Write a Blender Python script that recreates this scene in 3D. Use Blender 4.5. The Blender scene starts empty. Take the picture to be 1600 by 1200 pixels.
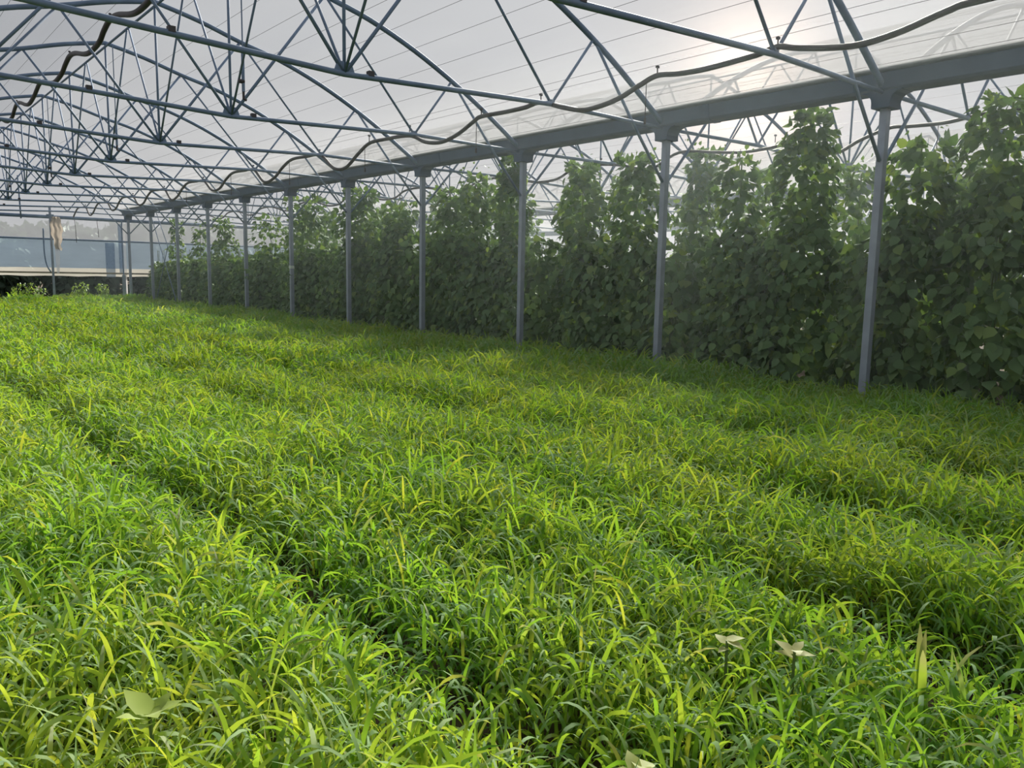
import bpy, math, random
import numpy as np
from mathutils import Matrix, Vector
random.seed(7)
rng = np.random.default_rng(7)
PI = math.pi
scene = bpy.context.scene
col = scene.collection

# ------------------------------------------------------------------ camera
cam_data = bpy.data.cameras.new('camera')
cam = bpy.data.objects.new('camera', cam_data)
col.objects.link(cam)
fwd = Vector((0.63077, 0.764126, -0.135057)); rgt = Vector((0.772726, -0.634445, 0.019374)); upv = rgt.cross(fwd)
EYE = Vector((0, 0, 1.22))
M3 = Matrix((rgt, upv, -fwd)).transposed()
cam.matrix_world = Matrix.Translation(EYE) @ M3.to_4x4()
cam_data.sensor_fit = 'HORIZONTAL'; cam_data.sensor_width = 36.0
FPX = 1257.6
cam_data.lens = FPX / 1600 * 36
cam_data.clip_start = 0.02; cam_data.clip_end = 600
scene.camera = cam

# ------------------------------------------------------------------ sky, sun, exposure
AZ = math.radians(55.0)
GLOW_EL, SUN_EL = math.radians(12.6), math.radians(30)
gdir = (math.sin(AZ) * math.cos(GLOW_EL), math.cos(AZ) * math.cos(GLOW_EL), math.sin(GLOW_EL))
world = bpy.data.worlds.new('hazy_evening_sky'); scene.world = world
world.use_nodes = True
nt = world.node_tree; nt.nodes.clear()
def N(tree, typ, **kw):
    n = tree.nodes.new(typ)
    for k, v in kw.items():
        if k == 'op': n.operation = v
        else: setattr(n, k, v)
    return n
def math_node(tree, op, a, b=None):
    n = tree.nodes.new('ShaderNodeMath'); n.operation = op
    for i, v in enumerate((a, b)):
        if v is None: continue
        if isinstance(v, (int, float)): n.inputs[i].default_value = v
        else: tree.links.new(v, n.inputs[i])
    return n.outputs[0]
tc = N(nt, 'ShaderNodeTexCoord')
dot = N(nt, 'ShaderNodeVectorMath', op='DOT_PRODUCT')
nt.links.new(tc.outputs['Generated'], dot.inputs[0]); dot.inputs[1].default_value = gdir
dd = math_node(nt, 'MAXIMUM', dot.outputs['Value'], 0.0)
sep = N(nt, 'ShaderNodeSeparateXYZ'); nt.links.new(tc.outputs['Generated'], sep.inputs[0])
ramp = N(nt, 'ShaderNodeValToRGB')
nt.links.new(sep.outputs['Z'], ramp.inputs[0])
cr = ramp.color_ramp
cr.elements[0].position = 0.0; cr.elements[0].color = (0.60, 0.60, 0.62, 1)
cr.elements[1].position = 1.0; cr.elements[1].color = (0.58, 0.60, 0.64, 1)
e = cr.elements.new(0.25); e.color = (0.555, 0.58, 0.63, 1)
noise = N(nt, 'ShaderNodeTexNoise'); noise.inputs['Scale'].default_value = 3.5; noise.inputs['Detail'].default_value = 4
mp = N(nt, 'ShaderNodeMapping'); mp.inputs['Scale'].default_value = (1, 1, 3.5)
nt.links.new(tc.outputs['Generated'], mp.inputs[0]); nt.links.new(mp.outputs[0], noise.inputs[0])
cloud = math_node(nt, 'MULTIPLY_ADD', noise.outputs[0], 0.30)
cloud.node.inputs[2].default_value = 0.85
base = N(nt, 'ShaderNodeVectorMath', op='SCALE'); nt.links.new(ramp.outputs[0], base.inputs[0]); nt.links.new(cloud, base.inputs['Scale'])
def lobe(power, strength, colr):
    v = math_node(nt, 'MULTIPLY', math_node(nt, 'POWER', dd, power), strength)
    s = N(nt, 'ShaderNodeVectorMath', op='SCALE'); s.inputs[0].default_value = colr; nt.links.new(v, s.inputs['Scale'])
    return s.outputs[0]
acc = base.outputs[0]
for pw, st, c_ in ((5, 0.15, (1, .97, .96)), (70, 0.24, (1, .80, .70)), (500, 1.7, (1, .70, .50)), (2600, 1.2, (1, .84, .66))):
    a = N(nt, 'ShaderNodeVectorMath', op='ADD'); nt.links.new(acc, a.inputs[0]); nt.links.new(lobe(pw, st, c_), a.inputs[1]); acc = a.outputs[0]
bg = N(nt, 'ShaderNodeBackground'); nt.links.new(acc, bg.inputs[0]); bg.inputs[1].default_value = 0.78
out = N(nt, 'ShaderNodeOutputWorld'); nt.links.new(bg.outputs[0], out.inputs[0])

sun_d = bpy.data.lights.new('sun', 'SUN'); sun_d.energy = 13.2; sun_d.angle = math.radians(16); sun_d.color = (1.0, 0.94, 0.82)
sun = bpy.data.objects.new('sun', sun_d); col.objects.link(sun)
sdir = Vector((math.sin(AZ) * math.cos(SUN_EL), math.cos(AZ) * math.cos(SUN_EL), math.sin(SUN_EL)))
sun.rotation_euler = sdir.to_track_quat('Z', 'Y').to_euler()
sun.location = sdir * 60

vs = scene.view_settings
scene.display_settings.display_device = 'sRGB'
vs.view_transform = 'Standard'; vs.look = 'None'; vs.gamma = 1.0; vs.use_curve_mapping = False
vs.exposure = 0.0
scene.cycles.transparent_max_bounces = 32
scene.cycles.max_bounces = 8
scene.cycles.diffuse_bounces = 4

# ------------------------------------------------------------------ materials
def new_mat(name):
    m = bpy.data.materials.new(name); m.use_nodes = True
    m.node_tree.nodes.clear()
    return m, m.node_tree
def simple(name, colr, rough=0.5, metal=0.0, var=0.0, scale=8.0, spec=0.5):
    m, t = new_mat(name)
    p = N(t, 'ShaderNodeBsdfPrincipled'); o = N(t, 'ShaderNodeOutputMaterial'); t.links.new(p.outputs[0], o.inputs[0])
    p.inputs['Roughness'].default_value = rough; p.inputs['Metallic'].default_value = metal
    p.inputs['Specular IOR Level'].default_value = spec
    p.inputs['Base Color'].default_value = (*colr, 1)
    if var:
        n = N(t, 'ShaderNodeTexNoise'); n.inputs['Scale'].default_value = scale; n.inputs['Detail'].default_value = 5
        tcx = N(t, 'ShaderNodeTexCoord'); t.links.new(tcx.outputs['Object'], n.inputs[0])
        r = N(t, 'ShaderNodeValToRGB'); t.links.new(n.outputs[0], r.inputs[0])
        r.color_ramp.elements[0].position = .3; r.color_ramp.elements[1].position = .7
        r.color_ramp.elements[0].color = (*[c * (1 - var) for c in colr], 1)
        r.color_ramp.elements[1].color = (*[min(1, c * (1 + var)) for c in colr], 1)
        t.links.new(r.outputs[0], p.inputs['Base Color'])
    return m
MAT = {}
MAT['steel'] = simple('galvanised_steel', (.17, .24, .36), .65, .1, .18, 6)
MAT['post'] = simple('galvanised_post_steel', (.29, .33, .41), .5, .3, .15, 5)
MAT['gutter'] = simple('gutter_sheet_steel', (.035, .07, .13), .75, 0, .12, 3)
MAT['clip'] = simple('clamp_profile', (.55, .56, .52), .6, .1, .1, 4)
MAT['hose'] = simple('black_hose', (.05, .045, .05), .55, 0, .2, 9)
MAT['wire'] = simple('wire', (.20, .20, .21), .5, .5)
MAT['soil'] = simple('dark_soil', (.075, .055, .035), .95, 0, .45, 5, .2)
MAT['stem'] = simple('green_stem', (.12, .17, .05), .7, 0, .3, 20)
MAT['bark'] = simple('bark', (.09, .075, .06), .9, 0, .3, 6)
MAT['brown'] = simple('brown_rail', (.30, .26, .20), .6, 0, .2, 5)
MAT['tag'] = simple('pale_tag', (.6, .66, .6), .6)

def leaf_mat(name, refl_a, refl_b, trans_a, trans_b, mixf=.45, gloss=.10, rough=.45, dry=None):
    """two-sided leaf: diffuse reflection + translucent transmission, hue varies with the colour attribute 'tint'"""
    m, t = new_mat(name)
    at = N(t, 'ShaderNodeAttribute', attribute_name='tint')
    sp = N(t, 'ShaderNodeSeparateColor'); t.links.new(at.outputs['Color'], sp.inputs[0])
    def mixc(a, b):
        x = N(t, 'ShaderNodeMix', data_type='RGBA'); t.links.new(sp.outputs[0], x.inputs[0])
        x.inputs[6].default_value = (*a, 1); x.inputs[7].default_value = (*b, 1)
        res = x.outputs[2]
        if dry:
            y = N(t, 'ShaderNodeMix', data_type='RGBA'); t.links.new(sp.outputs[1], y.inputs[0])
            t.links.new(res, y.inputs[6]); y.inputs[7].default_value = (*dry, 1); res = y.outputs[2]
        return res
    d = N(t, 'ShaderNodeBsdfDiffuse'); t.links.new(mixc(refl_a, refl_b), d.inputs[0])
    tr = N(t, 'ShaderNodeBsdfTranslucent'); t.links.new(mixc(trans_a, trans_b), tr.inputs[0])
    mx = N(t, 'ShaderNodeMixShader'); mx.inputs[0].default_value = mixf
    t.links.new(d.outputs[0], mx.inputs[1]); t.links.new(tr.outputs[0], mx.inputs[2])
    g = N(t, 'ShaderNodeBsdfGlossy'); g.inputs['Roughness'].default_value = rough; g.inputs[0].default_value = (.9, 1, .95, 1)
    lw = N(t, 'ShaderNodeLayerWeight'); lw.inputs[0].default_value = .35
    f = math_node(t, 'MULTIPLY', lw.outputs['Fresnel'], gloss * 4)
    f = math_node(t, 'MINIMUM', f, .5)
    mx2 = N(t, 'ShaderNodeMixShader'); t.links.new(f, mx2.inputs[0])
    t.links.new(mx.outputs[0], mx2.inputs[1]); t.links.new(g.outputs[0], mx2.inputs[2])
    o = N(t, 'ShaderNodeOutputMaterial'); t.links.new(mx2.outputs[0], o.inputs[0])
    return m
MAT['grass'] = leaf_mat('cereal_blade', (.115, .28, .035), (.26, .345, .05), (.255, .485, .03), (.54, .58, .05), .52, .02, .8, (.42, .38, .16))
MAT['bean'] = leaf_mat('bean_leaf', (.105, .185, .085), (.18, .26, .08), (.10, .20, .03), (.30, .42, .05), .30, .05, .6)
MAT['weed'] = leaf_mat('broad_weed_leaf', (.36, .46, .10), (.52, .50, .26), (.45, .60, .05), (.58, .55, .25), .45, .05, .6)
MAT['tree'] = leaf_mat('far_tree_leaf', (.06, .09, .06), (.08, .115, .07), (.03, .06, .02), (.05, .09, .03), .25, .05, .6)

def film_mat(name, tint, veil, veil_col, streak=.06, transl=.6, scale=(1.4, .12, 1.4), milky_edge=0.0):
    """thin greenhouse film: mostly see-through, a share of it milky (diffuse + translucent), streaked with condensation"""
    m, t = new_mat(name)
    tp = N(t, 'ShaderNodeBsdfTransparent'); tp.inputs[0].default_value = (*tint, 1)
    df = N(t, 'ShaderNodeBsdfDiffuse'); df.inputs[0].default_value = (*veil_col, 1)
    tl = N(t, 'ShaderNodeBsdfTranslucent'); tl.inputs[0].default_value = (*veil_col, 1)
    m1 = N(t, 'ShaderNodeMixShader'); m1.inputs[0].default_value = transl
    t.links.new(df.outputs[0], m1.inputs[1]); t.links.new(tl.outputs[0], m1.inputs[2])
    tcx = N(t, 'ShaderNodeTexCoord'); mpx = N(t, 'ShaderNodeMapping'); mpx.inputs['Scale'].default_value = scale
    t.links.new(tcx.outputs['Object'], mpx.inputs[0])
    nz = N(t, 'ShaderNodeTexNoise'); nz.inputs['Scale'].default_value = 3; nz.inputs['Detail'].default_value = 6
    t.links.new(mpx.outputs[0], nz.inputs[0])
    f = math_node(t, 'MULTIPLY_ADD', nz.outputs[0], streak * 2); f.node.inputs[2].default_value = veil - streak
    f = math_node(t, 'MAXIMUM', f, 0.0)
    if milky_edge:      # the milky share of the film rises low down beside the gutters
        sx = N(t, 'ShaderNodeSeparateXYZ'); t.links.new(tcx.outputs['Object'], sx.inputs[0])
        mr = N(t, 'ShaderNodeMapRange', interpolation_type='SMOOTHSTEP'); t.links.new(math_node(t, 'ABSOLUTE', sx.outputs[0]), mr.inputs['Value'])
        mr.inputs['From Min'].default_value = 2.7; mr.inputs['From Max'].default_value = 3.5; mr.inputs['To Min'].default_value = 0; mr.inputs['To Max'].default_value = milky_edge
        f = math_node(t, 'ADD', f, mr.outputs[0])
    m2 = N(t, 'ShaderNodeMixShader'); t.links.new(f, m2.inputs[0])
    t.links.new(tp.outputs[0], m2.inputs[1]); t.links.new(m1.outputs[0], m2.inputs[2])
    o = N(t, 'ShaderNodeOutputMaterial'); t.links.new(m2.outputs[0], o.inputs[0])
    return m
MAT['film'] = film_mat('roof_film', (.95, .95, .95), .27, (.38, .39, .41), .07, .6, milky_edge=.20)
MAT['gable'] = film_mat('end_wall_film', (.86, .87, .90), .58, (.34, .36, .40), .10, .7, (.4, .4, 1.2))
MAT['curtain'] = film_mat('roll_up_curtain_film', (.70, .76, .84), .66, (.20, .26, .335), .14, .65, (.3, .3, 1.6))
MAT['hem'] = film_mat('folded_film_hem', (.9, .9, .88), .72, (.48, .47, .43), .08, .7, (.3, .3, 2))
MAT['strip'] = film_mat('blue_tape_strip', (.6, .7, .82), .62, (.10, .14, .20), .06, .6)
MAT['cloth'] = film_mat('torn_cream_plastic', (.9, .8, .7), .92, (.58, .50, .41), .05, .55)
MAT['whitefilm'] = film_mat('white_plastic_strip', (.9, .9, .9), .7, (.45, .45, .46), .06, .6)

# ------------------------------------------------------------------ helpers
def tag(o, label=None, cat=None, group=None, kind=None):
    if label: o['label'] = label
    if cat: o['category'] = cat
    if group: o['group'] = group
    if kind: o['kind'] = kind
    return o
class MB:
    def __init__(self): self.v = []; self.f = []
    def box(self, c, s):
        x, y, z = c; a, b, d = s[0] / 2, s[1] / 2, s[2] / 2
        i = len(self.v)
        self.v += [(x + sx * a, y + sy * b, z + sz * d) for sz in (-1, 1) for sy in (-1, 1) for sx in (-1, 1)]
        self.f += [tuple(i + k for k in q) for q in ((0, 2, 3, 1), (4, 5, 7, 6), (0, 1, 5, 4), (2, 6, 7, 3), (0, 4, 6, 2), (1, 3, 7, 5))]
        return self
    def tube(self, pts, r, n=8, caps=True):
        P = [Vector(p) for p in pts]; m = len(P); i0 = len(self.v)
        rs = r if isinstance(r, (list, tuple)) else [r] * m
        t0 = (P[1] - P[0]).normalized()
        ref = Vector((0, 0, 1)) if abs(t0.z) < .9 else Vector((1, 0, 0))
        a = t0.cross(ref).normalized()
        for k in range(m):
            t = ((P[min(k + 1, m - 1)] - P[max(k - 1, 0)])).normalized()
            a = (a - t * a.dot(t)).normalized(); b = t.cross(a)
            for j in range(n):
                w = 2 * PI * j / n
                self.v.append(tuple(P[k] + (a * math.cos(w) + b * math.sin(w)) * rs[k]))
        for k in range(m - 1):
            for j in range(n):
                q = i0 + k * n + j; q2 = i0 + k * n + (j + 1) % n
                self.f.append((q, q2, q2 + n, q + n))
        if caps:
            self.f.append(tuple(i0 + j for j in range(n))[::-1]); self.f.append(tuple(i0 + (m - 1) * n + j for j in range(n)))
        return self
    def prism(self, poly, axis, a, b):
        """poly: 2-D outline; axis 'x','y','z' is the extrusion direction from a to b"""
        def P(u, v, w): return {'x': (w, u, v), 'y': (u, w, v), 'z': (u, v, w)}[axis]
        n = len(poly); i = len(self.v)
        self.v += [P(u, v, a) for u, v in poly] + [P(u, v, b) for u, v in poly]
        self.f += [(i + k, i + (k + 1) % n, i + n + (k + 1) % n, i + n + k) for k in range(n)]
        self.f += [tuple(i + k for k in range(n))[::-1], tuple(i + n + k for k in range(n))]
        return self
    def mesh(self, name, mat, smooth=False):
        me = bpy.data.meshes.new(name); me.from_pydata(self.v, [], self.f); me.update()
        if mat: me.materials.append(mat)
        if smooth: me.polygons.foreach_set('use_smooth', [True] * len(me.polygons))
        return me
    def build(self, name, mat, parent=None, smooth=False):
        return link(name, self.mesh(name, mat, smooth), parent)
def link(name, me, parent=None):
    o = bpy.data.objects.new(name, me); col.objects.link(o)
    if parent: o.parent = parent
    return o
def empty(name, loc=(0, 0, 0), rz=0.0):
    o = bpy.data.objects.new(name, None); col.objects.link(o); o.location = loc; o.rotation_euler = (0, 0, rz); o.empty_display_size = .2
    return o
def np_mesh(name, V, F, mat, tint=None, smooth=True):
    """V (n,3), F (m,k) numpy -> mesh; tint (n,4) goes into the colour attribute"""
    me = bpy.data.meshes.new(name)
    n, (m, k) = len(V), F.shape
    me.vertices.add(n); me.vertices.foreach_set('co', np.ascontiguousarray(V, np.float32).ravel())
    me.loops.add(m * k); me.loops.foreach_set('vertex_index', np.ascontiguousarray(F, np.int32).ravel())
    me.polygons.add(m); me.polygons.foreach_set('loop_start', np.arange(0, m * k, k, dtype=np.int32))
    me.update(calc_edges=True)
    if smooth: me.polygons.foreach_set('use_smooth', np.ones(m, bool))
    if tint is not None:
        a = me.color_attributes.new('tint', 'FLOAT_COLOR', 'POINT'); a.data.foreach_set('color', np.ascontiguousarray(tint, np.float32).ravel())
    me.materials.append(mat); me.validate()
    return me
def catmull(pts, sub=6):
    P = [np.array(p, float) for p in pts]; P = [2 * P[0] - P[1]] + P + [2 * P[-1] - P[-2]]; outp = []
    for i in range(1, len(P) - 2):
        for s in range(sub):
            t = s / sub; a, b, c, d = P[i - 1:i + 3]
            outp.append(.5 * ((2 * b) + (-a + c) * t + (2 * a - 5 * b + 4 * c - d) * t * t + (-a + 3 * b - 3 * c + d) * t ** 3))
    outp.append(P[-2]); return [tuple(p) for p in outp]
def from_cam(i): return 'nearest to the camera' if i == 0 else f'{ORD[i]} from the camera'
def nth(i): return 'first' if i == 0 else ORD[i]
ORD = ['nearest', 'second', 'third', 'fourth', 'fifth', 'sixth', 'seventh', 'eighth', 'ninth', 'tenth', 'eleventh', 'twelfth']

# ------------------------------------------------------------------ layout
S = 2.5; Y0 = 3.653; NT = 11
D = 7.267; XC = 3.25; HALF = D - XC; SPAN = 2 * HALF
YW = 29.0
PROF = [(0, 4.56), (.55, 4.44), (1.09, 4.28), (1.65, 4.135), (2.25, 3.91), (2.83, 3.63), (3.28, 3.375), (3.82, 3.03), (3.93, 2.955)]
def roof_z(u):
    u = abs(u); return float(np.interp(u, [p[0] for p in PROF], [p[1] for p in PROF]))

# ------------------------------------------------------------------ ground
g = MB(); g.v = [(-60, -40, 0), (110, -40, 0), (110, 130, 0), (-60, 130, 0)]; g.f = [(0, 1, 2, 3)]
tag(g.build('floor', MAT['soil']), 'dark brown soil under the green crop', kind='structure')

# ------------------------------------------------------------------ roof film with its support wires
WIRES = (.35, .8, 1.2, 1.58, 1.95, 2.3, 2.62, 2.95, 3.25, 3.34, 3.66, 3.8)
wire_me = MB().tube([(0, -5, 0), (0, YW, 0)], .0022, 5).mesh('wire', MAT['wire'])
for s in range(3):
    xc = XC + SPAN * s
    half = catmull([(u, 0, z) for u, z in PROF], 3)
    xs = [(-u, z) for u, _, z in half[::-1]] + [(u, z) for u, _, z in half[1:]]
    m = MB(); ys = [-5 + (YW + 5) * k / 12 for k in range(13)]
    for y in ys: m.v += [(u, y, z + .045) for u, z in xs]
    n = len(xs)
    m.f = [(k * n + j, k * n + j + 1, (k + 1) * n + j + 1, (k + 1) * n + j) for k in range(12) for j in range(n - 1)]
    o = m.build('ceiling', MAT['film'], smooth=True); o.location = (xc, 0, 0)
    tag(o, ('clear plastic roof film arched over the green crop', 'clear plastic roof film arched over the bean rows', 'clear plastic roof film of the farthest bay beyond the beans')[s], kind='structure')
    for w in WIRES:
        for sg in (-1, 1):
            if s == 2 and w < 1: continue
            c = link('wire', wire_me, o); c.location = (sg * w, 0, roof_z(w) + .035)

# ------------------------------------------------------------------ gutters
def gutter_prof(cx):
    o_ = [(-.135, 3.065), (-.115, 2.90), (-.09, 2.878), (.09, 2.878), (.115, 2.90), (.135, 3.065)]
    i_ = [(.126, 3.065), (.105, 2.91), (.085, 2.888), (-.085, 2.888), (-.105, 2.91), (-.126, 3.065)]
    return [(cx + u, z) for u, z in o_ + i_]
GX = [D, D + SPAN, D + 2 * SPAN]
GL = ('long blue-grey rain gutter carried by the posts beside the green crop', 'long rain gutter seen above the bean vines, second from the camera', 'farthest rain gutter beyond the bean rows')
for s, gx in enumerate(GX):
    o = MB().prism(gutter_prof(gx), 'y', -1.5, YW - .1).build('rain_gutter', MAT['gutter'])
    tag(o, GL[s], 'gutter', 'rain gutters between the bays')
    for sg in (-1, 1):
        MB().prism([(gx + sg * .142 - .012, 3.052), (gx + sg * .142 + .012, 3.052), (gx + sg * .142 + .012, 3.08), (gx + sg * .142 - .012, 3.08)], 'y', -1.5, YW - .1).build('film_clamp', MAT['clip'], o)
    if s == 0:
        jm = MB().prism([(-.139, 3.05), (-.119, 2.897), (-.092, 2.872), (.092, 2.872), (.119, 2.897), (.139, 3.05), (.126, 3.05), (.105, 2.91), (.085, 2.887), (-.085, 2.887), (-.105, 2.91), (-.126, 3.05)], 'y', -.04, .04).mesh('joint_band', MAT['gutter'])
        for k in range(1, 11, 2):
            c = link('joint_band', jm, o); c.location = (gx, Y0 + S * k - .62, 0)

# ------------------------------------------------------------------ posts
def post_meshes():
    a, b, t = .036, .033, .006
    c_prof = [(-a, -b), (a, -b), (a, -b + .018), (a - t, -b + .018), (a - t, -b + t), (-a + t, -b + t), (-a + t, b - t), (a - t, b - t), (a - t, b - .018), (a, b - .018), (a, b), (-a, b)]
    shaft = MB().prism(c_prof, 'z', 0, 2.82).mesh('shaft', MAT['post'])
    arc = [(.085 + .060 * (1 - math.cos(w)) * 1.6, 2.79 + .085 * math.sin(w)) for w in (0, .35, .7, 1.05, 1.4, PI / 2)]
    outl = [(.085, 2.74)] + arc + [(.185, 2.885)]
    outl = outl + [(-u, z) for u, z in outl[::-1]]
    br = MB().prism(outl, 'x', -.10, .10).mesh('bracket', MAT['gutter'])
    bolt = MB().tube([(-.045, 0, 2.29), (.045, 0, 2.29)], .011, 8).mesh('bolt', MAT['steel'])
    foot = MB().box((0, 0, .04), (.16, .16, .08)).mesh('foot', MAT['post'])
    return shaft, br, bolt, foot
PM = post_meshes()
def post(x, y, label, group, detail=True):
    o = empty('support_post', (x, y, 0)); tag(o, label, 'post', group)
    link('shaft', PM[0], o); link('bracket', PM[1], o)
    link('foot', PM[3], o)
    if detail: link('bolt', PM[2], o)
    return o
for i in range(NT):
    lab = f'grey steel post at the edge of the green crop, {from_cam(i)}'
    if i == 0: lab = 'tallest grey steel post, nearest the camera, in front of the bean vines'
    if i == NT - 1: lab = 'grey steel post at the far film wall, farthest along the crop edge'
    o = post(D, Y0 + S * i, lab, 'posts along the crop edge')
    if i == 5:
        tag(MB().box((0, 0, 1.28), (.085, .08, .06)).build('tag_band', MAT['tag'], o), 'pale band wrapped round the post')
for s in (1, 2):
    for i in range(NT):
        if s == 2 and i % 2: continue
        post(GX[s], Y0 + S * i, f'steel post behind the bean vines under the {"second" if s == 1 else "farthest"} gutter, {from_cam(i)}', 'posts beyond the bean rows', False)

# ------------------------------------------------------------------ roof trusses
C_, B_, A1_, A2_, E_ = (0, 2.805), (2.26, 2.893), (2.82, 3.615), (1.09, 4.25), (3.93, 2.875)
def T3(p, sg=1): return (p[0] * sg, 0, p[1])
arch_half = catmull([(u, 0, z - .03) for u, z in PROF], 4)
arch_pts = [(-x, y, z) for x, y, z in arch_half[::-1]] + arch_half[1:]
TM = {}
TM['arch'] = MB().tube(arch_pts, .030, 10).mesh('arch', MAT['steel'], True)
TM['bottom_chord'] = MB().tube([T3(E_, -1), T3(B_, -1), T3(C_), T3(B_), T3(E_)], [.018, .0235, .0235, .0235, .018], 10).mesh('bottom_chord', MAT['steel'], True)
def member(a, b, r=.0145): return MB().tube([a, b], [r, r], 8).mesh('web_member', MAT['steel'], True)
WEB = []
for sg in (-1, 1):
    WEB += [member(T3(C_, sg), T3(A2_, sg), .0165), member(T3(A2_, sg), T3(B_, sg)), member(T3(B_, sg), T3(A1_, sg))]
KNEE = [MB().tube([T3(A1_, sg), (sg * 3.45, 0, 2.87), (sg * (HALF - .04), 0, 2.29)], [.0145, .017, .017], 8).mesh('knee_brace', MAT['steel'], True) for sg in (-1, 1)]
KING = MB().tube([T3(C_), (0, 0, 4.5)], .0145, 8).mesh('king_post', MAT['steel'], True)
RB = [MB().tube([T3(C_), (0, dy, 4.46)], .0125, 8).mesh('ridge_brace', MAT['steel'], True) for dy in (-1.2, 1.2)]
GUS = MB().prism([(-.10, 2.79), (.10, 2.79), (.06, 2.90), (-.06, 2.90)], 'y', -.012, .012).mesh('gusset', MAT['steel'])
GUB = MB().prism([(-.05, 2.88), (.05, 2.88), (.03, 2.935), (-.03, 2.935)], 'y', -.012, .012).mesh('gusset', MAT['steel'])
CLIP = MB().box((0, 0, 0), (.05, .05, .04)).mesh('cable_clip', MAT['hose'])
def truss(xc, y, label, group, full=True, first=False, last=False):
    o = empty('roof_truss', (xc, y, 0)); tag(o, label, 'truss', group)
    link('arch', TM['arch'], o); link('bottom_chord', TM['bottom_chord'], o)
    for w in WEB: link('web_member', w, o)
    for w in KNEE: link('knee_brace', w, o)
    link('king_post', KING, o)
    for k, w in enumerate(RB):
        if not (last and k == 1): link('ridge_brace', w, o)
    if full:
        link('gusset', GUS, o)
        for sg in (-1, 1):
            c = link('gusset', GUB, o); c.location = (sg * 2.26, 0, .0)
        c = link('cable_clip', CLIP, o); c.location = (.24, 0, 2.845)
        c = link('cable_clip', CLIP, o); c.location = (-1.35, 0, 2.885)
    return o
for i in range(NT):
    truss(XC, Y0 + S * i, f'arched tube roof truss over the green crop, {from_cam(i)}' if i < NT - 1 else 'arched tube roof truss against the far end wall over the crop', 'trusses over the crop bay', True, i == 0, i == NT - 1)
    truss(XC + SPAN, Y0 + S * i, f'arched tube roof truss over the bean vines beyond the gutter, {from_cam(i)}', 'trusses over the bean bay', True, i == 0, i == NT - 1)
    if i < 10: truss(XC + 2 * SPAN, Y0 + S * i, f'roof truss in the farthest bay beyond the beans, {from_cam(i)}', 'trusses of the farthest bay', False, False, i == 9)
for s, lb in enumerate(('thin steel ridge tube along the roof peak above the crop', 'thin steel ridge tube along the roof peak above the beans')):
    tag(MB().tube([(XC + s * SPAN, Y0 - 1.5, 4.475), (XC + s * SPAN, YW - .05, 4.475)], .016, 8).build('ridge_tube', MAT['steel'], None, True), lb, 'tube')

# ------------------------------------------------------------------ irrigation hoses that sag between clips
hook_me = MB().tube([(0, 0, -.03), (0, 0, .055)], .006, 6).box((0, 0, .055), (.03, .02, .02)).mesh('hook', MAT['hose'])
drip_me = MB().tube([(0, 0, 0), (0, 0, -.30)], .004, 6).tube([(0, 0, -.30), (0, 0, -.35)], .011, 6).mesh('drip_tube', MAT['hose'])
def hose(name, label, pts, r, clips, drips=()):
    o = MB().tube(catmull(pts, 6), r, 10).build(name, MAT['hose'], None, True); tag(o, label, 'hose', 'wavy irrigation hoses under the roof')
    for c in clips:
        k = link('hook', hook_me, o); k.location = c
    for c in drips:
        k = link('drip_tube', drip_me, o); k.location = c
    return o
near = [(2.226, 2.948), (2.427, 2.929), (2.746, 2.86), (3.057, 2.839), (3.454, 2.903), (3.642, 2.949), (3.779, 2.928), (4.008, 2.914), (4.315, 2.905), (4.579, 2.915), (4.81, 2.939),
        (5.004, 2.891), (5.229, 2.821), (5.468, 2.783), (5.722, 2.778), (5.991, 2.839), (6.324, 2.936), (6.573, 2.921), (6.887, 2.92), (7.312, 2.93), (7.452, 2.894), (7.756, 2.792), (8.078, 2.742), (8.418, 2.779), (8.778, 2.895), (9.395, 2.918), (9.778, 2.912), (10.076, 2.809), (10.445, 2.654)]
yy = 10.8
pts = list(near)
while yy < YW - 1.5:
    pts += [(yy, 2.69 + random.uniform(-.03, .03)), (yy + .42, 2.90), (yy + .9, 2.925), (yy + 1.4, 2.93), (yy + 1.75, 2.84), (yy + 2.1, 2.70)]
    yy += S
pts = [(-.5, 2.93), (.6, 2.83), (1.3, 2.94)] + pts
clips = [(5.524, y, 2.955) for y in (2.226, 3.642, 4.81, 6.324, 7.312, 8.778, 9.778)] + [(5.524, 11.25 + 1.0 * 0 + S * k, 2.92) for k in range(7)]
hose('irrigation_hose', 'dark wavy hose running over the truss chords beside the gutter', [(5.524, y, z) for y, z in pts], .0225, clips, [(5.524, y, 2.90) for y in (4.95 - .02, 7.40, 9.9, 12.3, 14.8, 17.3)])
rp = []
y = 12.07 - S * 4
while y < YW - 1.5:
    rp += [(2.95, y, 4.455), (2.95, y + .35, 4.385), (2.95, y + .62, 4.31 + random.uniform(-.02, .02)), (2.95, y + 1.1, 4.265), (2.95, y + 1.5, 4.30), (2.95, y + 2.1, 4.425)]; y += S
hose('irrigation_hose', 'thick dark wavy hose slung along the roof ridge above the crop', rp, .036, [(2.95, 12.07 + S * k, 4.47) for k in range(-3, 7)])
sp = [(1.2, 2.80), (2.2, 2.90), (3.44, 2.92), (3.62, 2.91), (3.9, 2.88), (4.26, 2.89), (4.47, 2.9), (4.79, 2.81), (5.13, 2.69), (5.64, 2.85), (6.0, 2.84), (6.37, 2.83), (6.77, 2.87), (7.4, 2.93)]
y = 7.9
while y < 27:
    sp += [(y, 2.75), (y + .5, 2.84), (y + 1.0, 2.90), (y + 1.6, 2.88), (y + 2.0, 2.76)]; y += S
hose('irrigation_hose', 'dark wavy hose over the bean vines just beyond the gutter', [(9.02, y, z) for y, z in sp], .02, [(9.02, q, 2.93) for q in (3.44, 5.9, 8.9, 11.4)], [(9.02, q, 2.87) for q in (3.95, 6.4, 8.9)])
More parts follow.
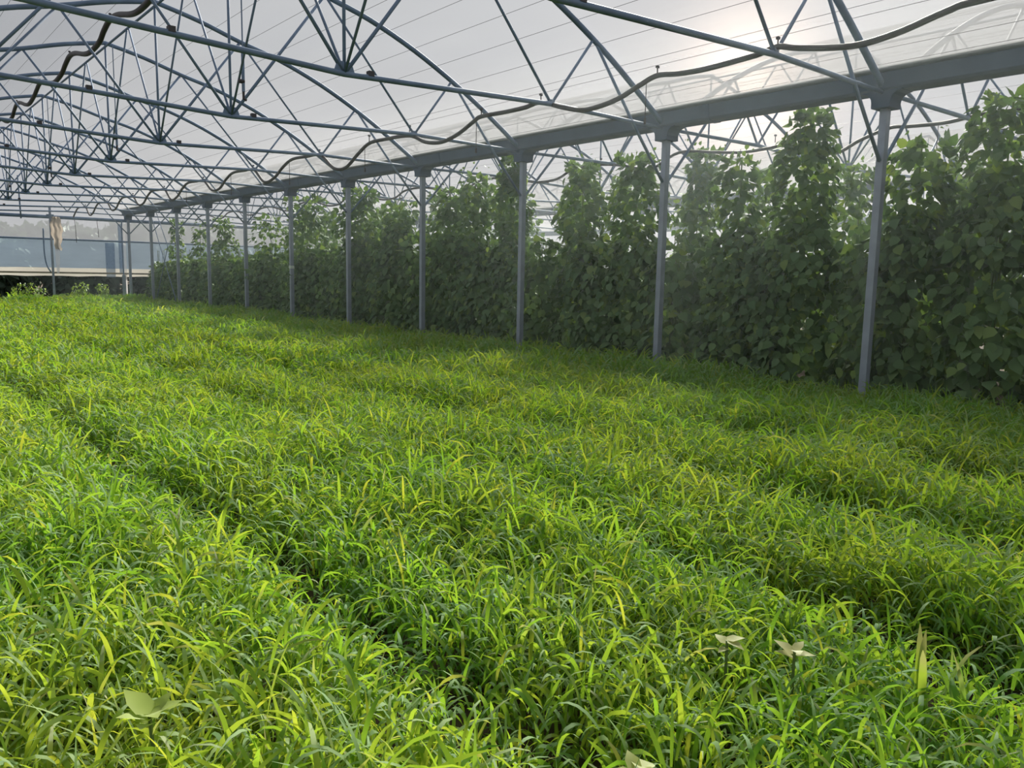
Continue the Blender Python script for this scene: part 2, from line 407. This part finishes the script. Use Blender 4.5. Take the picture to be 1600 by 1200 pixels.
for k, (y, lb) in enumerate(((8.4, 'third'), (13.4, 'fifth'), (18.4, 'seventh'), (23.4, 'ninth'))):
    o = empty('hanging_sprinkler', (XC + .04, y, 0)); tag(o, f'hanging sprinkler pipe beside the {lb} truss over the crop', 'sprinkler', 'hanging sprinklers')
    MB().tube([(0, 0, 4.47), (0, 0, 3.4)], .007, 6).build('hanger', MAT['steel'], o)
    MB().tube([(0, 0, 3.42), (0, 0, 3.02)], .017, 8).build('pipe', MAT['steel'], o)
    MB().tube([(0, 0, 3.03), (.0, 0, 2.95), (.03, 0, 2.94)], .014, 8).tube([(-.05, 0, 3.12), (.01, 0, 3.12)], .022, 8).build('valve', MAT['hose'], o)

# ------------------------------------------------------------------ far end wall of plastic film
XL, XR = -6.0, D + 2 * SPAN + .2
def quad_wall(z0, z1, y, nx=24, wav=.0, x0=XL, x1=XR):
    m = MB()
    for k in range(nx + 1):
        x = x0 + (x1 - x0) * k / nx
        m.v += [(x, y + wav * math.sin(k * 1.7), z0 + wav * .5 * math.sin(k * 2.3)), (x, y + wav * math.sin(k * 1.1 + 1), z1)]
    m.f = [(2 * k, 2 * k + 2, 2 * k + 3, 2 * k + 1) for k in range(nx)]
    return m
gm = MB()
for s in range(-1, 3):
    xc = XC + SPAN * s; i0 = len(gm.v)
    us = np.linspace(-HALF, HALF, 33)
    for u in us: gm.v += [(xc + u, YW, 2.05), (xc + u, YW, max(2.06, roof_z(u) + .03))]
    gm.f += [(i0 + 2 * k, i0 + 2 * k + 2, i0 + 2 * k + 3, i0 + 2 * k + 1) for k in range(32)]
wall = gm.build('wall_far', MAT['gable']); tag(wall, 'translucent film end wall of the greenhouse', kind='structure')
quad_wall(1.15, 2.03, YW + .03, 40, .02).build('film_curtain', MAT['curtain'], wall, True)
quad_wall(.89, 1.15, YW + .035, 60, .025).build('film_hem', MAT['hem'], wall, True)
MB().tube([(XL, YW - .08, 2.72), (XR, YW - .08, 2.70)], .055, 10).build('wall_beam', MAT['steel'], wall, True)
MB().tube([(XL, YW - .02, 2.035), (XR, YW - .02, 2.035)], .028, 8).build('wall_rail', MAT['steel'], wall, True)
tag(MB().tube([(XL, YW - .03, 1.00), (XR, YW - .03, .985)], .028, 8).build('roll_tube', MAT['brown'], wall, True), 'brown roll-up tube near the curtain hem')
quad_wall(.86, 1.98, YW - .01, 4, .012, 6.62, 6.90).build('film_strip', MAT['strip'], wall, True)
quad_wall(1.0, 2.6, YW - .03, 3, .012, 7.02, 7.12).build('film_strip', MAT['strip'], wall, True)
tag(quad_wall(.3, 2.55, YW - .035, 3, .015, 7.12, 7.24).build('film_strip', MAT['whitefilm'], wall, True), 'white plastic strip beside the corner post')

o = empty('end_wall_post', (5.06, YW - .12, 0)); tag(o, 'slim post in the far film wall with torn cream plastic hanging on it', 'post')
MB().prism([(-.03, -.03), (.03, -.03), (.03, .03), (-.03, .03)], 'z', 0, 3.0).build('shaft', MAT['post'], o)
MB().box((.0, 0, 2.74), (.2, .07, .1)).build('bracket', MAT['steel'], o)
o = empty('end_wall_post', (7.10, YW - .2, 0)); tag(o, 'dull grey post wrapped at its foot, left beside the far corner post', 'post')
MB().prism([(-.05, -.03), (.05, -.03), (.05, .03), (-.05, .03)], 'z', 0, .95).build('foot_wrap', MAT['post'], o)
MB().tube([(0, 0, .9), (0, 0, 2.7)], .02, 8).build('shaft', MAT['steel'], o)
cl = MB(); nx, nz = 9, 12
for j in range(nz + 1):
    t = j / nz; z = 2.72 - 1.02 * t; w = .13 + .06 * math.sin(t * 5) + .04 * t
    for i in range(nx + 1):
        s_ = i / nx - .5
        cl.v.append((5.19 + s_ * w * 2 * .8 + .03 * t + .02 * math.sin(j * 1.7), YW - .22 + .05 * math.sin(i * i * .5 + t * 3) - .02 * t, z + (.05 * math.sin(i * 2.3) if j == nz else 0)))
cl.f = [(j * (nx + 1) + i, j * (nx + 1) + i + 1, (j + 1) * (nx + 1) + i + 1, (j + 1) * (nx + 1) + i) for j in range(nz) for i in range(nx)]
o = cl.build('torn_plastic', MAT['cloth'], None, True); tag(o, 'torn cream plastic sheet hanging from the beam at the far wall', 'plastic sheet')
st = MB()
for j in range(9):
    t = j / 8; z = 1.74 - .76 * t
    st.v += [(5.13 + .02 * t, YW - .20 + .02 * math.sin(t * 6), z), (5.28 - .06 * t, YW - .2 + .02 * math.cos(t * 5), z)]
st.f = [(2 * j, 2 * j + 1, 2 * j + 3, 2 * j + 2) for j in range(8)]
tag(st.build('tail', MAT['whitefilm'], o, True), 'white tail of the torn sheet')
tag(MB().tube(catmull([(4.86, YW - .1, 2.35), (4.85, YW - .1, 1.96), (4.86, YW - .1, 1.5), (4.91, YW - .1, 1.2), (5.0, YW - .1, 1.02)], 5), .022, 8).build('pull_cord', MAT['steel'], None, True), 'curved grey cord hanging left of the torn plastic', 'cord')
for k, (pp, lb) in enumerate((([(7.40, 26.6, 2.86), (7.40, 24.27, .12)], 'straight brace cable slanting down between the far posts'), ([(7.38, 25.94, 2.86), (7.38, 24.93, 1.84), (7.38, 26.34, .12)], 'bent brace cable hooked to the slanting cable near the far posts'))):
    tag(MB().tube(pp, .012, 6).build('brace_cable', MAT['steel']), lb, 'cable', 'brace cables at the far posts')
for k, (x, z) in enumerate(((5.75, 1.95), (6.4, 2.15))):
    tag(MB().tube([(x, YW - .06, 2.7), (x + .02, YW - .06, 2.4), (x + .03, YW - .06, z)], .008, 6).build('slack_rope', MAT['hose'], None, True), ('longer thin cord hanging from the far wall beam', 'shorter thin cord hanging from the far wall beam')[k], 'cord')
m_ = MB().tube([(XC + 1.0, YW - .15, 3.9), (XC + 1.02, YW - .15, 2.62)], .022, 8)
tag(m_.build('drop_pipe', MAT['steel'], None, True), 'vertical pipe dropping to the beam in the far gable', 'pipe')

# ------------------------------------------------------------------ haze volume added to imitate lens flare over the bean rows
hz_m, hz_t = new_mat('flare_haze')
hv = N(hz_t, 'ShaderNodeVolumeScatter'); hv.inputs['Density'].default_value = .0072; hv.inputs['Anisotropy'].default_value = .72; hv.inputs['Color'].default_value = (.80, .93, 1, 1)
ho = N(hz_t, 'ShaderNodeOutputMaterial'); hz_t.links.new(hv.outputs[0], ho.inputs['Volume'])
tag(MB().box(((3.9 + XR) / 2, 11.9, 1.43), (XR - 3.9, 33.8, 2.84)).build('haze', hz_m), 'added thin haze volume around the bean rows, imitating lens flare', 'haze', kind='stuff')

# ------------------------------------------------------------------ leaf building
LEAF_V = np.array([[0, 0, 0], [.36, 0, -.05], [.70, 0, -.07], [1.0, 0, -.20], [.16, .36, .02], [.52, .37, .0], [.16, -.36, .02], [.52, -.37, .0]])
LEAF_F = np.array([[0, 1, 4], [1, 5, 4], [1, 2, 5], [2, 3, 5], [0, 6, 1], [1, 6, 7], [1, 7, 2], [2, 7, 3]])
def norm(a): return a / np.maximum(np.linalg.norm(a, axis=-1, keepdims=True), 1e-9)
def leaves_mesh(name, pos, ldir, nrm, size, tint, mat=None, width=1.0):
    n = len(pos); d = norm(ldir); sd = norm(np.cross(nrm, d)); nn = np.cross(d, sd)
    L = LEAF_V * np.array([1, width, 1])
    V = pos[:, None] + size[:, None, None] * (L[None, :, 0:1] * d[:, None] + L[None, :, 1:2] * sd[:, None] + L[None, :, 2:3] * nn[:, None])
    F = LEAF_F[None] + (np.arange(n) * 8)[:, None, None]
    T = np.zeros((n, 8, 4)); T[..., 0] = tint[:, None]; T[..., 3] = 1
    return np_mesh(name, V.reshape(-1, 3), F.reshape(-1, 3), mat or MAT['bean'], T.reshape(-1, 4))
single = []
for k in range(6):
    r = .9 + .2 * rng.random()
    single.append(leaves_mesh('leaf', np.zeros((1, 3)), np.array([[1., 0, 0]]), np.array([[0, 0, 1.]]), np.array([1.0]), np.array([[.0, .1, .2, .3, .5, .85][k]]), None, r))
def place_leaf(parent, pos, d, n, size, k):
    o = link('leaf', single[k], parent)
    d = Vector(d).normalized(); s = Vector(n).cross(d).normalized(); nn = d.cross(s)
    o.matrix_local = Matrix.LocRotScale(Vector(pos), Matrix((d, s, nn)).transposed().to_quaternion(), Vector((size, size, size)))
    return o
def tint_of(n, hi=.12):
    t = np.clip(rng.normal(.18, .12, n), 0, 1); t[rng.random(n) < hi] = rng.uniform(.5, 1, 1)[0]; return t
def bush_leaves(n, wy, h, hx0, hx1, smin=.085, smax=.145):
    """a leafy mass of half widths hx (towards -x: hx0, +x: hx1) and wy, height h, leaves mostly near its surface and drooping"""
    th = rng.uniform(0, 2 * PI, n); r = np.sqrt(rng.uniform(.35, 1.0, n)); z = rng.uniform(.04, 1.0, n)
    top = np.where(z > .8, np.sqrt(np.clip(1 - ((z - .8) / .2) ** 2 * .8, 0, 1)), 1) * (.85 + .15 * np.sin(z * 9 + rng.uniform(0, 6)))
    cx, cy = np.cos(th), np.sin(th)
    x = np.where(cx < 0, hx0, hx1) * cx * r * top; y = wy * cy * r * top
    pos = np.stack([x, y, z * h], 1)
    outw = np.stack([cx, cy, np.zeros(n)], 1)
    d = outw * rng.uniform(.1, .8, (n, 1)) + np.array([0, 0, -1]) * rng.uniform(.3, 1.0, (n, 1)) + rng.normal(0, .35, (n, 3))
    d[:, 2] += np.where(z > .9, .9, 0)
    nr = outw * rng.uniform(.4, 1.0, (n, 1)) + np.array([0, 0, .7]) + rng.normal(0, .35, (n, 3))
    return pos, d, norm(nr), rng.uniform(smin, smax, n)
def tower_leaves(n, r, z0, z1, wob=0.05, smin=.07, smax=.13):
    z = rng.uniform(z0, z1, n); t = (z - z0) / max(z1 - z0, .01)
    th = rng.uniform(0, 2 * PI, n); rr = r * np.sqrt(rng.uniform(.15, 1, n)) * (1.12 - .45 * t ** 3) * (1 + .25 * np.sin(z * 7 + rng.uniform(0, 6)) + .15 * np.sin(z * 17))
    ph = rng.uniform(0, 6)
    pos = np.stack([rr * np.cos(th) + wob * np.sin(z * 4 + ph), rr * np.sin(th) + wob * np.cos(z * 3 + ph), z], 1)
    outw = np.stack([np.cos(th), np.sin(th), np.zeros(n)], 1)
    d = outw * rng.uniform(.2, .9, (n, 1)) + np.array([0, 0, -1]) * rng.uniform(.1, 1.0, (n, 1)) + rng.normal(0, .35, (n, 3))
    nr = outw * rng.uniform(.3, 1, (n, 1)) + np.array([0, 0, .8]) + rng.normal(0, .35, (n, 3))
    k = t > .93; d[k, 2] += 1.0
    return pos, d, norm(nr), rng.uniform(smin, smax, n)

# ------------------------------------------------------------------ bean rows
def hedge_h(y):
    return float(np.interp(y, [1.5, 2.6, 3.1, 3.6, 4.4, 5.5, 6.5, 8, 9.6, 11, 13, 14.5, 17, 20, 24, 28], [2.0, 1.98, 1.92, 1.80, 1.66, 1.66, 1.60, 1.62, 1.70, 1.84, 1.95, 1.75, 1.55, 1.5, 1.45, 1.3]))
stem_me = MB()
for k in range(3):
    stem_me.tube([(.03 * math.sin(j * .9 + k * 2.1), .03 * math.cos(j * .9 + k * 2.1), .25 * j) for j in range(8)], .006, 5)
stem_me = stem_me.mesh('stem', MAT['stem'], True)
def post_ref(y):
    k = (y - Y0) / S
    if k < 0: return 'before the nearest post'
    i = int(math.floor(k)); return f'between the {ORD[i]} and {ORD[i + 1]} posts' if i + 1 < NT else 'past the farthest post'
# towers: Y, top z, radius, leaf count, look
TOW1 = [(2.80, 2.78, .30, 420, 'tallest'), (3.56, 2.50, .28, 330, 'lime topped'), (4.68, 2.90, .29, 520, 'very tall'), (5.55, 2.56, .24, 300, 'leafy'), (7.05, 2.72, .30, 420, 'thick'), (8.05, 2.70, .26, 360, 'ragged'),
        (9.57, 2.95, .22, 460, 'dense pillar-like'), (10.5, 2.76, .26, 300, 'loose'), (11.2, 2.60, .28, 300, 'open'), (12.75, 2.42, .30, 260, 'low'), (14.15, 2.76, .42, 520, 'broad'), (16.45, 2.75, .40, 420, 'broad'), (18.45, 2.45, .40, 200, 'sparse'), (21.6, 2.5, .27, 260, 'slender'), (23.3, 2.44, .18, 130, 'thin'), (25.45, 2.62, .2, 170, 'thin')]
TOW2 = [(3.7, 2.45, .30, 320), (4.9, 2.5, .28, 260), (6.05, 2.55, .26, 260), (7.25, 2.97, .22, 480), (8.6, 2.7, .26, 260), (9.7, 3.02, .24, 420), (11.5, 2.9, .24, 300), (12.7, 2.75, .26, 260), (13.6, 2.7, .3, 300), (15.3, 2.6, .3, 300), (17.0, 2.6, .3, 300), (18.6, 2.72, .28, 320), (20.2, 2.6, .3, 300)]
bush_tmpl = {}
def bush_mesh(kind, n, wy, hx0, hx1):
    if kind not in bush_tmpl: bush_tmpl[kind] = []
    if len(bush_tmpl[kind]) < 7:
        p, d, nr, sz = bush_leaves(n, wy, 1.0, hx0, hx1)
        p[:, 2] *= 1.65
        bush_tmpl[kind].append(leaves_mesh('foliage', p, d, nr, sz, tint_of(n)))
        return bush_tmpl[kind][-1]
    return random.choice(bush_tmpl[kind])
n_leaf_parts = 0
def bean_plant(x, y, h, label, group, kind, tower=None, leaf_parts=0, hx=(.36, .36), wy=.44, nb=680):
    global n_leaf_parts
    o = empty('bean_vine', (x, y, 0)); tag(o, label, 'bean plant', group)
    f = link('foliage', bush_mesh(kind, nb, wy, *hx), o); f['kind'] = 'stuff'; f.scale = (random.uniform(.85, 1.25), random.uniform(.95, 1.2), h / 1.65)
    link('stem', stem_me, o)
    if tower:
        zt, r, n = tower; r *= 1.15; n = int(n * 2.2)
        p, d, nr, sz = tower_leaves(n, r, h - .55, zt)
        if zt > h + .2:   # loose shoot tips above the crown
            k = 8; ang = rng.uniform(0, 2 * PI, k); q = np.stack([.22 * np.cos(ang), .22 * np.sin(ang), zt + rng.uniform(-.05, .16, k)], 1)
            p = np.concatenate([p, q]); d = np.concatenate([d, rng.normal(0, 1, (k, 3))]); nr = np.concatenate([nr, norm(rng.normal(0, 1, (k, 3)))]); sz = np.concatenate([sz, rng.uniform(.04, .07, k)])
        t = leaves_mesh('climbing_foliage', p, d, nr, sz, tint_of(len(p), .08)); c = link('climbing_foliage', t, o); c['kind'] = 'stuff'
        MB().tube([(0, 0, 1.5), (0, 0, min(zt - .03, 3.2))], .008, 5).build('climbing_stem', MAT['stem'], o)
    for k in range(leaf_parts):
        if tower and k % 3 == 0:
            z = random.uniform(h - .2, tower[0] - .05); a = random.uniform(PI * .55, PI * 1.55); rr = tower[1] * random.uniform(.9, 1.12)
        else:
            z = random.uniform(.12, h); a = random.uniform(PI * .6, PI * 1.4); rr = .40 * random.uniform(.85, 1.08)
        ca, sa = math.cos(a), math.sin(a)
        pos = (ca * rr * (hx[0] / .36), sa * rr * (wy / .36 if not (tower and k % 3 == 0) else 1), z)
        d = (ca * random.uniform(.1, .6) + random.gauss(0, .2), sa * .4 + random.gauss(0, .35), -random.uniform(.3, 1.0))
        nrm_ = (ca + random.gauss(0, .3), sa * .6 + random.gauss(0, .3), .6)
        place_leaf(o, pos, d, nrm_, random.uniform(.08, .135), random.choice((0, 0, 1, 1, 2, 3, 5))); n_leaf_parts += 1
    return o
ys = [2.05 + .62 * k for k in range(42)]
used = {}
lab_n = {}
for y in ys:
    best = min(TOW1, key=lambda t: abs(t[0] - y))
    tw = None; yy2 = y
    if abs(best[0] - y) <= .312 and best[0] not in used: tw = (best[1], best[2], best[3]); used[best[0]] = 1; yy2 = best[0]
    ref = post_ref(yy2); lab_n.setdefault(ref, 0); lab_n[ref] += 1
    w = ORD[lab_n[ref] - 1] if lab_n[ref] > 1 else 'first'
    lb = (f'{best[4]} climbing bean vine in front row, {w} plant {ref}' if tw else f'low bushy bean vine in front row, {w} plant {ref}')
    lp = 70 if yy2 < 6 else 46 if yy2 < 9 else 26 if yy2 < 13 else 0
    bean_plant(7.82 + random.uniform(-.05, .05), yy2, hedge_h(yy2) + random.uniform(-.08, .06), lb, 'front row of bean vines', 'front', tw, lp)
k2 = 0; lab_n = {}
for y in [2.6 + .78 * k for k in range(33)]:
    best = min(TOW2, key=lambda t: abs(t[0] - y)); tw = None; yy2 = y
    if abs(best[0] - y) <= .4 and ('2', best[0]) not in used: tw = best[1:4]; used[('2', best[0])] = 1; yy2 = best[0]
    elif random.random() < .25 and y < 19: tw = (random.uniform(2.0, 2.55), .27, 190)
    ref = post_ref(yy2); lab_n.setdefault(ref, 0); lab_n[ref] += 1
    w = 'first' if lab_n[ref] == 1 else ORD[lab_n[ref] - 1]
    bean_plant(9.3, yy2, 1.42 + random.uniform(-.15, .1), f'{"tall climbing" if tw else "low"} bean vine in the second row, {w} plant {ref}', 'second row of bean vines', 'rear', tw, 0, (.34, .34), .5, 700)
lab_n = {}
for y in [3.4 + .85 * k for k in range(29)]:
    tw = (2.15 + random.uniform(0, .6), .29, 200) if random.random() < .22 and y < 18 else None
    ref = post_ref(y); lab_n.setdefault(ref, 0); lab_n[ref] += 1
    w = 'first' if lab_n[ref] == 1 else ORD[lab_n[ref] - 1]
    bean_plant(10.9, y, 1.4 + random.uniform(-.15, .1), f'{"tall" if tw else "low"} bean vine in the third row, {w} plant {ref}', 'third row of bean vines', 'rear', tw, 0, (.34, .34), .55, 700)

# ------------------------------------------------------------------ outdoors beyond the end wall
TREES = [(-1 + 3.1 * k, 45 + random.uniform(-1, 1), 2.9 + random.uniform(-.35, .7), 2.3 + random.uniform(-.2, .4), f'dark tree outside the far film wall, {nth(k)} from the left end of the row') for k in range(12)]
for x, y, h, r, lb in TREES:
    o = empty('outdoor_tree', (x, y, 0)); tag(o, lb, 'tree', 'trees beyond the far wall')
    n = 1600; ph = rng.normal(0, 1, (n, 3)); ph = norm(ph) * np.cbrt(rng.uniform(.3, 1, (n, 1)))
    p = ph * np.array([r, r * .8, h * .42]) + np.array([0, 0, h * .58])
    c = link('foliage', leaves_mesh('foliage', p, rng.normal(0, 1, (n, 3)), norm(rng.normal(0, 1, (n, 3)) + ph), rng.uniform(.25, .5, n), rng.random(n), MAT['tree']), o); c['kind'] = 'stuff'
    MB().tube([(0, 0, 0), (.05, 0, h * .4), (0, .05, h * .7)], [.14, .1, .05], 7).build('trunk', MAT['bark'], o)
for k in range(12):
    x = -2 + 2.9 * k
    o = empty('outdoor_shrub', (x, 32.6 + random.uniform(-.3, .3), 0)); tag(o, f'dark shrub in the hedge seen under the far film wall, {nth(k)} from its left end', 'shrub', 'dark hedge outside the far wall')
    n = 1500; hh = 2.2 + random.uniform(-.3, .3)
    p, d, nr, sz = bush_leaves(n, 1.0, hh, 1.5, 1.5, .2, .36)
    c = link('foliage', leaves_mesh('foliage', p, d, nr, sz, rng.random(n), MAT['tree']), o); c['kind'] = 'stuff'
    MB().tube([(0, 0, 0), (0, 0, 1.2)], .05, 6).build('trunk', MAT['bark'], o)
for x, y, h, r, lb in ((4.4, 29.2, .62, .55, 'yellow-green weed bush at the foot of the far wall left of the slim post'), (5.85, 29.2, .66, .28, 'small weed bush at the far wall right of the slim post'), (6.55, 29.25, .62, .22, 'small dark weed bush at the far wall by the blue strip')):
    o = empty('weed_bush', (x, y, 0)); tag(o, lb, 'weed')
    n = 260; p, d, nr, sz = bush_leaves(n, r * .7, h, r, r, .05, .09)
    c = link('foliage', leaves_mesh('foliage', p, d, nr, sz, rng.uniform(.4, 1, n)), o); c['kind'] = 'stuff'
    MB().tube([(0, 0, 0), (0, 0, h * .7)], .01, 5).build('stem', MAT['stem'], o)

# ------------------------------------------------------------------ the cereal crop
FUR = (-1.3, -.1, 1.12, 2.38, 3.55, 4.8, 6.05)
def vnoise(x, y, sc, seed):
    r = np.random.default_rng(seed); G = r.random((128, 128))
    u, v = x / sc + 40, y / sc + 40; i, j = np.floor(u).astype(int), np.floor(v).astype(int); a, b = u - i, v - j
    a = a * a * (3 - 2 * a); b = b * b * (3 - 2 * b); i %= 127; j %= 127
    return (G[i, j] * (1 - a) + G[i + 1, j] * a) * (1 - b) + (G[i, j + 1] * (1 - a) + G[i + 1, j + 1] * a) * b
def furrow(x, y):
    f = np.zeros_like(x)
    for k, xf in enumerate(FUR):
        xx = xf + .10 * (vnoise(np.full_like(x, k * 7.), y, 1.1, 5) - .5) * 2
        f = np.maximum(f, np.exp(-((x - xx) / .15) ** 2) * (.45 + .75 * vnoise(np.full_like(x, k * 5. + 2), y, .9, 9)))
    return np.clip(f, 0, 1)
def crop_plants(d0, d1, dens):
    n = int(dens * 8.8 * 31); x = rng.uniform(-1.2, 7.62, n); y = rng.uniform(-.7, 28.85, n)
    r = np.hypot(x, y); az = np.degrees(np.arctan2(x, y)); lat = np.maximum(0, 5 - az) * PI / 180 * r; lat2 = np.maximum(0, az - 73.5) * PI / 180 * r
    k = (r >= d0) & (r < d1) & (lat < .9) & (lat2 < .9) & (r > .55)
    k &= rng.random(n) > .78 * furrow(x, y)
    k &= ~((x > 7.35) & (rng.random(n) < .7))
    return x[k], y[k]
def crop_blades(x, y, per, seg, wide):
    n = len(x); fu = furrow(x, y)
    hs = (.80 + .45 * (vnoise(x, y, .55, 3) - .3)) * (1 - .52 * fu) * (.93 + .14 * vnoise(x, y, 2.2, 4))
    P = np.repeat(np.stack([x, y], 1), per, 0); H = np.repeat(hs, per) * rng.uniform(.82, 1.15, n * per); FU = np.repeat(fu, per)
    yel = np.repeat(.55 * vnoise(x, y, .45, 11) + .45 * vnoise(x, y, 1.7, 12), per)
    m = n * per; lev = np.tile(np.linspace(.1, 1, per), n)
    ph = rng.uniform(0, 2 * PI, m)
    lean = np.repeat(rng.normal(0, .05, (n, 2)), per, 0)
    base = np.stack([P[:, 0] + lean[:, 0] * lev, P[:, 1] + lean[:, 1] * lev, lev * .215 * H], 1) + np.stack([rng.normal(0, .012, m), rng.normal(0, .012, m), np.zeros(m)], 1)
    L = rng.uniform(.105, .225, m) * H * 1.05
    e0 = np.radians(rng.uniform(45, 86, m)); bend = np.radians(rng.choice([30, 80, 120, 155], m, p=[.15, .3, .35, .2]) * rng.uniform(.7, 1.2, m))
    w0 = rng.uniform(.0050, .0105, m) * wide
    tw = rng.normal(0, 1.2, m)
    t = np.linspace(0, 1, seg + 1)
    el = e0[:, None] - bend[:, None] * t[None] ** 1.6
    T = np.stack([np.cos(el) * np.cos(ph)[:, None], np.cos(el) * np.sin(ph)[:, None], np.sin(el)], -1)
    step = L[:, None, None] / seg * .5 * (T[:, 1:] + T[:, :-1])
    C = np.concatenate([np.zeros((m, 1, 3)), np.cumsum(step, 1)], 1) + base[:, None]
    C[..., 2] = np.maximum(C[..., 2], .01)
    Sd = np.stack([-np.sin(ph), np.cos(ph), np.zeros(m)], -1)[:, None] * np.ones((1, seg + 1, 1))
    Nn = np.cross(T, Sd); ta = tw[:, None] * t[None]
    Sd = Sd * np.cos(ta)[..., None] + Nn * np.sin(ta)[..., None]
    w = w0[:, None] * np.maximum((.55 + .9 * t - .35 * t * t) * (1 - t ** 2.6), .04)[None]
    V = np.stack([C - Sd * w[..., None], C + Sd * w[..., None]], 2)          # m, seg+1, 2, 3
    q = np.arange(seg)[:, None] * 2 + np.array([0, 1, 3, 2])[None]
    F = (q[None] + (np.arange(m) * (seg + 1) * 2)[:, None, None]).reshape(-1, 4)
    Tn = np.zeros((m, seg + 1, 2, 4)); Tn[..., 3] = 1
    hue = np.clip(yel * .9 - .17 + rng.normal(0, .16, m) - .3 * FU, 0, 1); hue[rng.random(m) < .05] = .95
    Tn[..., 0] = hue[:, None, None]
    dry = np.where(rng.random(m) < .07, rng.uniform(.4, 1, m), 0); Tn[..., 1] = dry[:, None, None] * (np.clip(t * 1.6 - .5, 0, 1) ** 1)[None, :, None]
    return V.reshape(m, -1, 3), F, Tn.reshape(m, -1, 4), C, w0
Vs, Fs, Ts = [], [], []; off = 0
own = []
for d0, d1, dens, per, seg, wide in ((.5, 3.6, 850, 5, 6, .82), (3.6, 8.5, 640, 5, 4, .88), (8.5, 17, 300, 4, 3, 1.45), (17, 40, 230, 4, 3, 1.9)):
    x, y = crop_plants(d0, d1, dens)
    V, F, T, C, w0 = crop_blades(x, y, per, seg, wide)
    if d0 == .5:      # the 300 blades that show largest become parts of their own
        mid = C[:, seg * 2 // 3]; rel = mid - np.array(EYE); dep = rel @ np.array(fwd); px = rel @ np.array(rgt) / dep * FPX; py = -(rel @ np.array(upv)) / dep * FPX
        sc = w0 * np.linalg.norm(C[:, -1] - C[:, 0], axis=1) / dep ** 2
        sc[(dep < .3) | (abs(px) > 770) | (py > 575) | (mid[:, 2] < .24)] = 0
        pick = np.argsort(-sc)[:300]; own = [(V[i], T[i], C[i, 0]) for i in pick]
        keep = np.ones(len(V), bool); keep[pick] = False
        V, T = V[keep], T[keep]; F = F[:keep.sum() * seg]
    Vs.append(V.reshape(-1, 3)); Ts.append(T.reshape(-1, 4)); Fs.append(F + off); off += V.shape[0] * V.shape[1]
crop = link('cereal_grass', np_mesh('cereal_grass', np.concatenate(Vs), np.concatenate(Fs), MAT['grass'], np.concatenate(Ts)))
tag(crop, 'dense bright green cereal grass covering the greenhouse floor', 'grass', kind='stuff')
qF = np.arange(6)[:, None] * 2 + np.array([0, 1, 3, 2])[None]
for v, t, b in own:
    o = link('leaf_blade', np_mesh('leaf_blade', v - b, qF, MAT['grass'], t), crop); o.location = b

# ------------------------------------------------------------------ broad-leaved weeds in the crop
def weed(x, y, z, label, k, size, up, tint):
    o = empty('broadleaf_weed', (x, y, 0)); tag(o, label, 'weed', 'broad-leaved weeds in the cereal')
    MB().tube([(0, 0, 0), (.01, .005, z * .5), (0, 0, z)], [.006, .005, .004], 6).build('stem', MAT['stem'], o)
    me = leaves_mesh('leaf', np.zeros((1, 3)), np.array([[1., 0, 0]]), np.array([[0, 0, 1.]]), np.array([1.0]), np.array([tint]), MAT['weed'], .8)
    for j in range(k):
        a = 2 * PI * j / k + random.uniform(-.4, .4); d = Vector((math.cos(a), math.sin(a), up + random.uniform(-.5, .5))).normalized()
        s = Vector((0, 0, 1)).cross(d).normalized(); c = link('leaf', me, o)
        sz = size * random.uniform(.75, 1.15)
        c.matrix_local = Matrix.LocRotScale(Vector((0, 0, z - .01 * (j % 3))), Matrix((d, s, d.cross(s))).transposed().to_quaternion(), Vector((sz, sz, sz)))
weed(.41, 1.62, .33, 'yellow-green broad-leaved weed with raised leaves, standing alone in the cereal', 8, .075, .6, .1)
weed(1.71, 1.17, .285, 'wilted pale weed in the cereal, left of a pair', 4, .05, .3, .8)
weed(1.80, 1.03, .285, 'wilted pale weed with flat bleached leaves, right of a pair', 5, .055, .3, .9)
weed(1.15, .98, .25, 'low greyish broad-leaved weed near the front of the crop', 5, .065, .2, .5)
def maize(x, y, label):
    o = empty('broad_bladed_seedling', (x, y, 0)); tag(o, label, 'plant')
    for j in range(5):
        a = random.uniform(0, 2 * PI); h = .33 + .05 * random.random(); V = []; 
        for i in range(7):
            t = i / 6; w = .010 * (.5 + .8 * t) * (1 - t ** 4) + .001; r = .015 + .09 * t * t
            V += [(math.cos(a) * r - math.sin(a) * w + .02 * (j - 2), math.sin(a) * r + math.cos(a) * w, h * (t - .22 * t ** 3) * 1.2), (math.cos(a) * r + math.sin(a) * w + .02 * (j - 2), math.sin(a) * r - math.cos(a) * w, h * (t - .22 * t ** 3) * 1.2)]
        T = np.zeros((14, 4)); T[:, 0] = .45; T[:, 3] = 1; T[10:, 1] = .7
        link('leaf_blade', np_mesh('leaf_blade', np.array(V), qF, MAT['grass'], T), o)
maize(2.02, .80, 'upright seedling with wide blades and dry tips standing above the cereal')
print('leaf parts', n_leaf_parts, 'objects', len(bpy.data.objects), 'grass tris', sum(len(f) for f in Fs) * 2)
